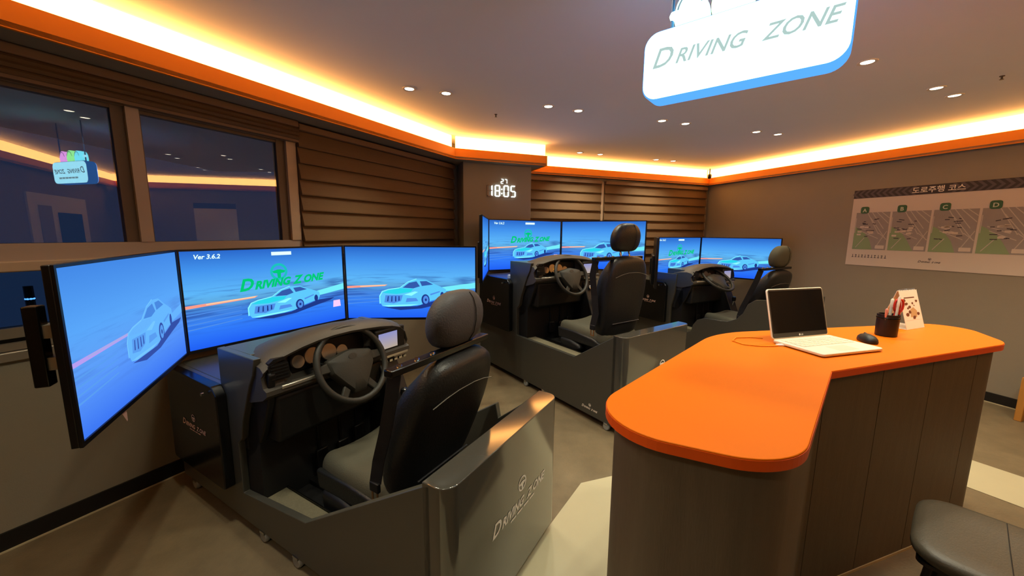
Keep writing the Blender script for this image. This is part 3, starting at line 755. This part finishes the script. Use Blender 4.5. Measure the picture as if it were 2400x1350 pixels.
    MB().extr(ell(-.035, 0, .014, .024, 16), .011, .0145, 'z', M_).build('emblem', 'rubber_rim', rim)
    MB().tube([M_ @ Vector((0, 0, -.04)), Vector((.80, .41, .66 + dz))], .035, 12).build('column_shroud', 'dash_dark', rim, smooth=50)
    for sy in (-1, 1):
        MB().tube([M_ @ Vector((-.02, .04 * sy, -.07)), M_ @ Vector((-.06, .165 * sy, -.065))], [.009, .006]).build('stalk', 'dash_dark', rim)
    # seat
    cy = .41
    seat = MB().box(1.02 + sx, 1.48 + sx, cy - .19, cy + .19, zs - .03, .28 + dz).build('seat', 'black_plastic', R, bevel=.03, seg=3)
    rings = []
    for x_, hw, zt, zb in ((.955, .16, .325, .27), (.965, .20, .355, .25), (1.0, .225, .375, .235), (1.12, .235, .372, .235), (1.28, .238, .362, .235), (1.44, .225, .35, .24), (1.50, .20, .33, .25)):
        rings.append([(x_ + sx, cy + hw * a, dz + (zt if b > 0 else zb) + c) for a, b, c in
                      ((-1, -1, .03), (-.94, -1, 0), (0, -1, 0), (.94, -1, 0), (1, -1, .03), (1, 1, -.045), (.95, 1, -.006), (.8, 1, .012), (.62, 1, .0), (.3, 1, -.008), (0, 1, -.01), (-.3, 1, -.008), (-.62, 1, .0), (-.8, 1, .012), (-.95, 1, -.006), (-1, 1, -.045))])
    MB().loft(rings).build('seat_cushion', 'fabric_grey', seat, smooth=60, subd=1)
    MB().extr([(1.0, .235), (1.45, .235), (1.47, .28), (1.40, .305), (1.20, .325), (.985, .325)], cy - .245, cy - .215, 'y').xf(Matrix.Translation((sx, 0, dz))).build('seat_side_cover', 'leather', seat, bevel=.012, seg=3)
    MB().extr([(1.05, .15), (1.22, .15), (1.28, .19), (1.26, .225), (1.16, .245), (1.03, .245)], cy - .26, cy - .20, 'y').xf(Matrix.Translation((sx, 0, dz))).build('seat_adjuster_cover', 'black_plastic', seat, bevel=.02, seg=3)
    # backrest: loft up a reclined spine
    rec_ = radians(recline); base = Vector((1.42 + sx, cy, .33 + dz)); ax = Vector((sin(rec_), 0, cos(rec_))); nx = Vector((-cos(rec_), 0, sin(rec_)))
    rings = []
    for t, hw, th in ((-.02, .17, .04), (0, .205, .065), (.08, .222, .078), (.22, .238, .082), (.38, .245, .08), (.48, .235, .072), (.55, .215, .066), (.60, .185, .058), (.625, .14, .042), (.635, .08, .02)):
        ring = []
        for k in range(24):
            a = 2 * pi * k / 24; c, s_ = cos(a), sin(a)
            yy = hw * math.copysign(abs(c) ** .62, c); dd = th * math.copysign(abs(s_) ** .7, s_)
            if s_ > .3 and abs(c) < .6 and .05 < t < .5: dd -= .018      # hollow towards the driver
            if s_ > 0 and abs(c) > .62: dd += .03 if .05 < t < .5 else .0   # side bolsters
            ring.append(base + ax * t + Vector((0, yy, 0)) + nx * dd)
        rings.append(ring)
    MB().loft(rings).build('backrest', 'leather', seat, smooth=70, subd=1)
    p0 = base + ax * .52 - nx * .068
    MB().tube([p0 + Vector((0, y_, 0)) - ax * (.9 * y_ * y_) for y_ in (-.19, -.12, -.05, .05, .12, .19)], .0022, 5).build('back_seam', 'stitch', seat)
    pk = base + ax * .12 - nx * .083
    MB().tube([pk + Vector((0, y_, 0)) for y_ in (-.16, -.05, .05, .16)], .004, 5).build('back_pocket_edge', 'leather_head', seat)
    # headrest
    hb = base + ax * .64 + Vector((-.045, 0, .027)); ha = Vector((sin(radians(6)), 0, cos(radians(6))))
    rings = []
    for t, hw, th in ((0, .085, .03), (.012, .118, .05), (.05, .146, .064), (.10, .155, .068), (.15, .146, .064), (.19, .118, .052), (.213, .085, .036), (.222, .045, .016)):
        rings.append([hb + ha * t + Vector((th * math.copysign(abs(sin(a)) ** .8, sin(a)), hw * math.copysign(abs(cos(a)) ** .75, cos(a)), 0)) for a in [2 * pi * k / 24 for k in range(24)]])
    MB().loft(rings).build('headrest', head_m, seat, smooth=70, subd=1)
    MB().tube([hb + ha * t + Vector((f * 1.0, .035 + w_, 0)) for t, f, w_ in ((.006, .044, 0), (.05, .066, .004), (.10, .0705, .006), (.15, .066, .004), (.19, .053, 0), (.214, .034, -.004))], .002, 5).build('headrest_seam', 'leather', seat)
    for sy in (-1, 1):
        MB().tube([hb + Vector((0, .05 * sy, .02)), base + ax * .58 + Vector((0, .05 * sy, 0))], .006).build('headrest_post', 'chrome', seat)
    # belt guide bar, belt and buckle
    bx = hb.x + .02
    MB().box(bx - .02, bx + .02, .05, .60, .932 + dz, .957 + dz).build('belt_guide_bar', 'black_gloss', R, bevel=.004)
    for y_ in (.10, .18, .26): MB().lathe([(.001, 0), (.010, 0), (.008, .006), (.001, .006)], 10, Matrix.Translation((bx, y_, .957 + dz))).build('bar_bolt', 'chrome', R)
    pts = [(bx - .01, .085, .93 + dz), (bx - .05, .10, .82 + dz), ((bx + 1.41 + sx) / 2 - .02, .135, .66 + dz), (1.435 + sx, .15, .52 + dz), (1.41 + sx, .152, .42 + dz)]
    mb = MB(); rings = []
    for (a, b, c) in pts: rings.append([(a - .026, b - .006, c), (a + .026, b + .004, c), (a + .026, b + .007, c), (a - .026, b - .003, c)])
    mb.loft(rings).build('seat_belt', 'webbing', R)
    bk = MB().box(1.385 + sx, 1.435 + sx, .142, .158, .385 + dz, .425 + dz).build('belt_tongue', 'black_plastic', R, bevel=.004)
    f_ = MB()
    for b in ((1.392, 1.400, .345, .392), (1.420, 1.428, .345, .392), (1.392, 1.428, .338, .347), (1.392, 1.428, .384, .394)): f_.box(b[0] + sx, b[1] + sx, .146, .150, b[2] + dz, b[3] + dz)
    f_.build('tongue_plate', 'buckle_metal', bk)
    # rack for the screens and casters
    for x_ in (.12, .82, 1.08, 1.78):
        for y_ in (.012, W - .012):
            M2 = Matrix.Translation((x_, y_, .028)) @ Matrix.Rotation(pi / 2, 4, 'X')
            c_ = MB().lathe([(.006, -.012), (.024, -.012), (.028, -.006), (.028, .006), (.024, .012), (.006, .012)], 14, M2).build('caster', 'caster_grey', R, smooth=40)
            MB().box(x_ - .018, x_ + .018, y_ - .016, y_ + .016, .044, .056).build('caster_fork', 'chrome', c_)
    return R

# centre display picture: pale gradient
dm = bpy.data.materials.new('display'); dm.use_nodes = True; MATS['display'] = dm
nt = dm.node_tree; nt.nodes.clear()
_o = nt.nodes.new('ShaderNodeOutputMaterial'); _e = nt.nodes.new('ShaderNodeEmission'); _t = nt.nodes.new('ShaderNodeTexCoord'); _s = nt.nodes.new('ShaderNodeSeparateXYZ'); _r = nt.nodes.new('ShaderNodeValToRGB')
nt.links.new(_t.outputs['Generated'], _s.inputs[0]); nt.links.new(_s.outputs['Z'], _r.inputs[0]); nt.links.new(_r.outputs[0], _e.inputs[0]); nt.links.new(_e.outputs[0], _o.inputs[0])
_r.color_ramp.elements[0].color = (.42, .34, .27, 1); _r.color_ramp.elements[1].color = (.24, .25, .50, 1)

S1 = ((-1.823, 1.95), 30.5); S2 = ((-.36 + .02, 4.04 - .03), 55.0); S3 = ((1.618, 5.123), 61.5)
simulator('charcoal driving simulator on a low floor in front of the uncovered night windows', *S1, 0.0, .665)
simulator('charcoal driving simulator raised on a tall caster base in front of the clock pillar', *S2, .27, .71, head_m='leather', recline=8.0, sx=.07, dipx=1.44, dipz=.005)
P3 = [(.06, .05), (1.84, .05), (1.84, .78), (1.74, .78), (1.64, .765), (1.57, .71), (1.53, .61), (1.47, .54), (1.38, .495), (1.30, .487), (1.12, .478), (1.03, .44), (.98, .37), (.96, .29), (.92, .27), (.66, .27), (.66, .55), (.70, .69), (.72, .93), (.40, .93), (.40, .80), (.06, .80)]
simulator('grey driving simulator with curved side panel and flat steering wheel near the poster wall', *S3, .12, .785, prof=P3, tilt=52, wheel_r=.20, wz=.765, head_m='fabric_grey')

C = (.28, .17, .48, .36)
tv_set(S1[0], S1[1], 30.0, .049, .058, 1.296, 55.5,
       ('left wing television showing a washed out car picture beside the low window', 'middle television with green lettering facing the wheel before the night windows', 'right wing television with a car picture beside the grey headrest before the long blind'),
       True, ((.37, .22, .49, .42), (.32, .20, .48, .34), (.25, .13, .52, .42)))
tv_set((-.262, 4.122), 59.5, 59.5, 0, 0, 1.545, 60,
       ('left wing television turned edge on in front of the clock pillar', 'middle television with green lettering below the clock pillar', 'right wing television with a car picture behind the black headrest below the blinds'),
       False, (C, (.32, .20, .48, .34), (.25, .16, .52, .40)), neck=.019)
tv_set((1.829, 4.883), 59.6, 59.6, 0, 0, 1.364, 41,
       ('left wing television seen from its black back between two simulators', 'middle television with green lettering in the far corner by the poster wall', 'right wing television with a car picture in front of the poster wall corner'),
       False, (C, (.30, .20, .46, .34), (.25, .16, .52, .40)), 76, .94, .54, .013)
tg = thing('paper_tag', 'small pale pink paper tag dangling from the left wing television beside the low window', 'tag', (0, 0, 0))

# paper tag under the left wing television of the nearest simulator
a_ = radians(30.5); _c0 = Vector((S1[0][0], S1[0][1], 0)) + Vector((cos(a_), -sin(a_), 0)) * .049 + Vector((sin(a_), cos(a_), 0)) * .058
b_ = radians(30); g_ = radians(55.5)
_dL = Vector((cos(b_), -sin(b_), 0)) * sin(g_) - Vector((sin(b_), cos(b_), 0)) * cos(g_)
_p = _c0 + _dL * .66
tg.location = (_p.x, _p.y, 1.296 - TVH); tg.rotation_euler = (0, 0, -radians(30 - 55.5))
MB().loft([[(-.02, -.012, .006), (-.02, .012, .006), (-.0205, .012, .006), (-.0205, -.012, .006)], [(-.022, -.010, -.03), (-.018, .013, -.03), (-.0185, .013, -.03), (-.0225, -.010, -.03)], [(-.010, -.013, -.06), (-.016, .008, -.062), (-.0165, .008, -.062), (-.0105, -.013, -.06)]]).build('strip', 'tag_pink', tg)

# ------------------------------------------------------------------ counter
CT = .93
ctr = thing('reception_counter', 'long angled reception counter with bright orange top and brown wood panels', 'counter')
CORN = [(.145, .907, .17), (.585, .703, .19), (1.124, 1.275, .012), (2.23, 1.648, .17), (2.45, 2.062, .20), (.982, 1.786, .55)]
out = rounded(CORN, 14)
top = MB().extr(out, CT - .028, CT, 'z').build('counter_top', 'counter_top', ctr, bevel=.002)
def inset(poly, d):
    n = len(poly); res = []
    area = sum(poly[i - 1][0] * poly[i][1] - poly[i][0] * poly[i - 1][1] for i in range(n)); sg_ = 1 if area > 0 else -1
    for i in range(n):
        a = Vector(poly[i - 1]); p = Vector(poly[i]); b = Vector(poly[(i + 1) % n])
        n1 = (p - a).normalized(); n2 = (b - p).normalized()
        m = (Vector((-n1.y, n1.x)) + Vector((-n2.y, n2.x))); m.normalize()
        k = max(.4, m.dot(Vector((-n1.y, n1.x))))
        q = p + m * (sg_ * d / k); res.append((q.x, q.y))
    return res
# edge band of the top
eo, ei = inset(out, -.0012), inset(out, .004); n = len(out)
mb = MB(); mb.add([(x, y, CT - .029) for x, y in eo] + [(x, y, CT - .004) for x, y in eo] + [(x, y, CT - .004) for x, y in ei] + [(x, y, CT - .029) for x, y in ei],
                  [(i, (i + 1) % n, n + (i + 1) % n, n + i) for i in range(n)] + [(n + i, n + (i + 1) % n, 2 * n + (i + 1) % n, 2 * n + i) for i in range(n)] + [(3 * n + i, 3 * n + (i + 1) % n, (i + 1) % n, i) for i in range(n)])
mb.build('edge_band', 'counter_edge', top)
core = inset(out, .045)
MB().extr(core, .012, CT - .029, 'z').build('carcass', 'shell_inner', ctr)
MB().extr(inset(out, .022), 0.0, .012, 'z').build('kick_strip', 'caulk', ctr)
# panels: outline (inset .025) cut at seams
pan = inset(out, .025)
dense = []
for i in range(len(pan)):
    a = Vector(pan[i]); b = Vector(pan[(i + 1) % len(pan)]); k = max(1, int((b - a).length / .02))
    dense += [a.lerp(b, j / k) for j in range(k)]
def nearest(p): return min(range(len(dense)), key=lambda i: (dense[i] - Vector(p)).length)
seams = sorted({nearest(p) for p in ((1.135, 1.295), (1.46, 1.385), (1.77, 1.49), (2.06, 1.59), (2.25, 1.67), (2.46, 2.06), (1.75, 1.92), (.98, 1.70), (.55, 1.32), (.24, 1.0))})
N_ = len(dense)
for a, b in zip(seams, seams[1:] + [seams[0] + N_]):
    idx = [k % N_ for k in range(a, b + 1)]
    pts = [dense[k] for k in idx]
    if len(pts) > 1:
        pts[0] = pts[0].lerp(pts[1], .08); pts[-1] = pts[-1].lerp(pts[-2], .08)
    inn = []
    for j, p in enumerate(pts):
        t = (pts[min(j + 1, len(pts) - 1)] - pts[max(j - 1, 0)]).normalized(); inn.append(p + Vector((-t.y, t.x)) * .016)
    m = len(pts)
    vs = [(p.x, p.y, z) for z in (.012, CT - .0292) for p in pts + inn]
    fs = []
    for j in range(m - 1):
        fs += [(j, j + 1, 2 * m + j + 1, 2 * m + j), (m + j, 3 * m + j, 3 * m + j + 1, m + j + 1), (2 * m + j, 2 * m + j + 1, 3 * m + j + 1, 3 * m + j), (j, m + j, m + j + 1, j + 1)]
    fs += [(0, 2 * m, 3 * m, m), (m - 1, 2 * m - 1, 4 * m - 1, 3 * m - 1)]
    MB().add(vs, fs).build('panel', 'counter_wood', ctr, smooth=40)

# ------------------------------------------------------------------ laptop
def bpz(x, y, z):
    d = (x - 1200) * _r2 + (y - 675) * _d2 + FPX * _fwd
    return Vector((0, 0, EYE)) + d * ((z - EYE) / d.z)
LPW, LPD = .335, .215
p_h = Vector((1.148, 1.62, CT)); laz = 74.0
lap = thing('laptop', 'open white laptop with dark screen on the orange counter', 'laptop', p_h, laz)
# local y along hinge (0..LPW), local x towards the user
deck = MB().extr(rrect(0, LPD, 0, LPW, .012, 4), .004, .016, 'z').build('base', 'laptop_body', lap, bevel=.003)
MB().extr(rrect(.02, .125, .018, LPW - .018, .004, 3), .0158, .0164, 'z').build('keyboard_well', 'laptop_keys', deck)
for r_ in range(5):
    mb = MB()
    for c_ in range(14): mb.box(.024 + r_ * .0195, .040 + r_ * .0195, .021 + c_ * .0212, .039 + c_ * .0212, .0164, .0178)
    mb.build('key_row', 'laptop_body', deck)
MB().extr(rrect(.138, .200, .115, .22, .004, 3), .0159, .0163, 'z').build('touchpad', 'laptop_keys', deck)
lid_M = Matrix.Translation((0, 0, .016)) @ Matrix.Rotation(radians(-14), 4, 'Y')
lid = MB().extr(rrect(0, LPW, 0, .222, .012, 4), -.007, 0, 'x', lid_M).build('lid', 'laptop_body', lap, bevel=.002)
MB().extr(rrect(.004, LPW - .004, .004, .218, .010, 4), 0, .0012, 'x', lid_M).build('screen_bezel', 'laptop_bezel', lid)
MB().extr([(.010, .024), (LPW - .010, .024), (LPW - .010, .212), (.010, .212)], .0012, .0018, 'x', lid_M).build('screen_glass', 'laptop_screen', lid)
mb = MB(); mb.flat(ell(LPW / 2 - .008, .012, .0045, .0045, 12), .002, 'x'); add_text(mb, 'LG', LPW / 2, .0085, .010, .002, 'x', 0, .0003); mb.xf(lid_M).build('bezel_logo', 'white_print', lid)
for y_ in (.03, LPW - .03):
    for x_ in (.02, LPD - .02): MB().lathe([(.006, 0), (.006, .004)], 8, Matrix.Translation((x_, y_, 0))).build('foot', 'black_plastic', lap)

cab = thing('charging_cable', 'thin yellow charging cable with white plug looped beside the laptop', 'cable', (0, 0, CT))
pts = [(1.16, 1.575), (1.12, 1.562), (1.06, 1.56), (1.0, 1.585), (.985, 1.64), (1.03, 1.69), (1.10, 1.70), (1.15, 1.685)]
MB().tube([(x, y, .003) for x, y in pts], .0025, 6).build('cord', 'cable_yellow', cab, smooth=60)
MB().box(1.135, 1.17, 1.566, 1.58, 0.0005, .009).build('plug', 'white_print', cab, bevel=.002)

mo = thing('computer_mouse', 'black computer mouse beside the white laptop', 'mouse', (1.60, 1.655, CT), 20)
MB().loft([superring(0, 0, z, a, b, 2.4, 20) for z, a, b in ((0, .029, .050), (.006, .031, .053), (.018, .029, .050), (.028, .022, .040), (.034, .010, .022), (.035, .002, .006))]).build('shell', 'black_plastic', mo, smooth=60)
MB().lathe([(.002, -.003), (.007, -.003), (.007, .003), (.002, .003)], 10, Matrix.Translation((0, .026, .030)) @ Matrix.Rotation(pi / 2, 4, 'Y')).build('scroll_wheel', 'laptop_bezel', mo)

pc = thing('pen_cup', 'dark square pen cup on the orange counter in front of the desk calendar', 'pen cup', (1.79, 1.765, CT), 15)
MB().lathe([(.036, 0), (.040, .003), (.041, .10), (.041, .105), (.037, .105), (.036, .006), (.001, .006)], 28).build('cup', 'cup_black', pc, smooth=40)
MB().lathe([(.0405, .084), (.0425, .086), (.0425, .091), (.0405, .093)], 28).build('rim_band', 'black_gloss', pc, smooth=40)
for nm, lab, m_, a, b, r_ in (('pen', 'white pen standing in the dark pen cup', 'pen_white', (.02, -.01, .006), (.035, .005, .19), .005), ('pen', 'pink pen standing in the dark pen cup', 'pen_pink', (-.02, -.02, .006), (-.028, -.03, .135), .005), ('marker', 'cream marker standing in the dark pen cup', 'laptop_keys', (.015, .02, .006), (.025, .032, .175), .006)):
    t = thing(nm, lab, 'pen', wpt((1.79, 1.765, 15), 0, 0, CT), 15)
    a, b = Vector(a), Vector(b)
    MB().tube([a, a.lerp(b, .75)], r_).build('barrel', m_, t, smooth=60)
    MB().tube([a.lerp(b, .75), a.lerp(b, .97), b], [r_ * 1.1, r_ * 1.1, r_ * .5]).build('cap', m_, t, smooth=60)
sc2 = thing('scissors', 'red handled scissors standing in the dark pen cup', 'scissors', wpt((1.79, 1.765, 15), 0, 0, CT), 15)
MB().extr([(.028, .01), (.036, .01), (.032, .11)], .008, .011, 'y').build('blade', 'chrome', sc2)
for d_ in (-.0, .012):
    MB().tube([(.034 + d_ + .011 * cos(2 * pi * k / 14), .012, .145 + .03 * sin(2 * pi * k / 14)) for k in range(14)], .0045, 6, True).build('handle', 'red_plastic', sc2, smooth=60)
MB().extr([(.026, .095), (.05, .095), (.046, .125), (.03, .125)], .008, .016, 'y').build('pivot', 'red_plastic', sc2)

cal = thing('desk_calendar', 'white tent desk calendar with a brown picture on the orange counter', 'calendar', (1.985, 1.93, CT), 68)
# local y width, x towards the user
cw, chh = .17, .20
Mf = Matrix.Rotation(radians(-16), 4, 'Y')
MB().box(-.001, .001, 0, cw, 0, chh, Matrix.Translation((.0575, 0, 0)) @ Mf).build('front_leaf', 'paper', cal)
MB().box(-.001, .001, 0, cw, 0, chh, Matrix.Translation((-.0575, 0, 0)) @ Matrix.Rotation(radians(16), 4, 'Y')).build('rear_leaf', 'paper', cal)
MB().box(-.058, .058, 0, cw, 0, .002).build('base_card', 'paper', cal)
M_ = Matrix.Translation((.0575, 0, 0)) @ Mf
pf = MB().extr([(.012, .045), (cw - .008, .045), (cw - .008, .165), (.012, .165)], .001, .0014, 'x', M_).build('picture_area', 'paper', cal)
mb = MB(); rnd = random.Random(3)
for k in range(15):
    y_, z_ = rnd.uniform(.02, .145), rnd.uniform(.055, .15); r_ = rnd.uniform(.004, .013)
    mb.flat([(y_ + r_ * (1 + .4 * rnd.random()) * cos(t), z_ + r_ * (.5 + .5 * rnd.random()) * sin(t)) for t in [2 * pi * q / 8 for q in range(8)]], .0016 + k * .00005, 'x')
mb.flat([(.03, .158), (.13, .158), (.13, .164), (.03, .164)], .0016, 'x')
mb.xf(M_).build('printed_shapes', 'calendar_ink', pf)
mb = MB(); mb.flat([(.06, .06), (.12, .058), (.13, .09), (.10, .11), (.07, .10)], .00152, 'x'); mb.xf(M_).build('printed_patch', 'calendar_tan', pf)
for k in range(10): MB().tube([(.004 * cos(t), .015 + k * .0155, chh * .962 + .007 * sin(t)) for t in [2 * pi * q / 8 for q in range(8)]], .0009, 4, True).build('binding_ring', 'chrome', cal)

# ------------------------------------------------------------------ stool
st = thing('counter_stool', 'low padded grey stool with black metal legs beside the counter', 'stool', (1.485, 1.0, 0), 50)
hs = .20; sz_ = .475
MB().loft([superring(0, 0, z, a * hs, a * hs * 1.02, 4.5, 32) for z, a in ((sz_ - .045, .80), (sz_ - .042, .95), (sz_ - .03, 1.0), (sz_ - .012, 1.0), (sz_ - .003, .95), (sz_ + .001, .85), (sz_ - .002, .5), (sz_ - .004, .1))]).build('seat_pad', 'stool_seat', st, smooth=60)
MB().tube([(.0, -hs * .9, sz_ + .0005), (.0, 0, sz_ - .0025), (.0, hs * .9, sz_ + .0005)], .0012, 5).build('seat_seam', 'stool_metal', st)
MB().extr(rrect(-hs * .9, hs * .9, -hs * .9, hs * .9, .03, 5), sz_ - .055, sz_ - .044, 'z').build('seat_frame', 'stool_metal', st)
for sx_ in (-1, 1):
    for sy_ in (-1, 1):
        MB().tube([(sx_ * .125, sy_ * .125, sz_ - .05), (sx_ * .165, sy_ * .165, .0)], [.014, .010]).build('leg', 'stool_metal', st, smooth=50)
for a, b in (((-1, -1), (-1, 1)), ((-1, 1), (1, 1)), ((1, 1), (1, -1)), ((1, -1), (-1, -1))):
    MB().tube([(a[0] * .152, a[1] * .152, .16), (b[0] * .152, b[1] * .152, .16)], .007).build('stretcher', 'stool_metal', st)

# wooden chair cut by the picture edge
ch_ = thing('wooden_stool', 'low stool with black cushion and oak legs standing by the poster wall', 'stool', (4.08, 2.68, 0), 160)
MB().loft([superring(0, 0, z, a * .15, a * .15, 4, 28) for z, a in ((.345, .8), (.35, .96), (.37, 1.0), (.43, 1.0), (.45, .94), (.455, .7), (.456, .1))]).build('cushion', 'black_plastic', ch_, smooth=60)
for sx_ in (-1, 1):
    for sy_ in (-1, 1):
        MB().box(sx_ * .125 - .02, sx_ * .125 + .02, sy_ * .125 - .02, sy_ * .125 + .02, 0, .345).build('leg', 'oak', ch_, bevel=.004)
for s2 in (-1, 1):
    MB().box(-.105, .105, s2 * .125 - .012, s2 * .125 + .012, .27, .32).build('apron', 'oak', ch_); MB().box(s2 * .125 - .012, s2 * .125 + .012, -.105, .105, .27, .32).build('apron', 'oak', ch_)
bpy.context.view_layer.update()
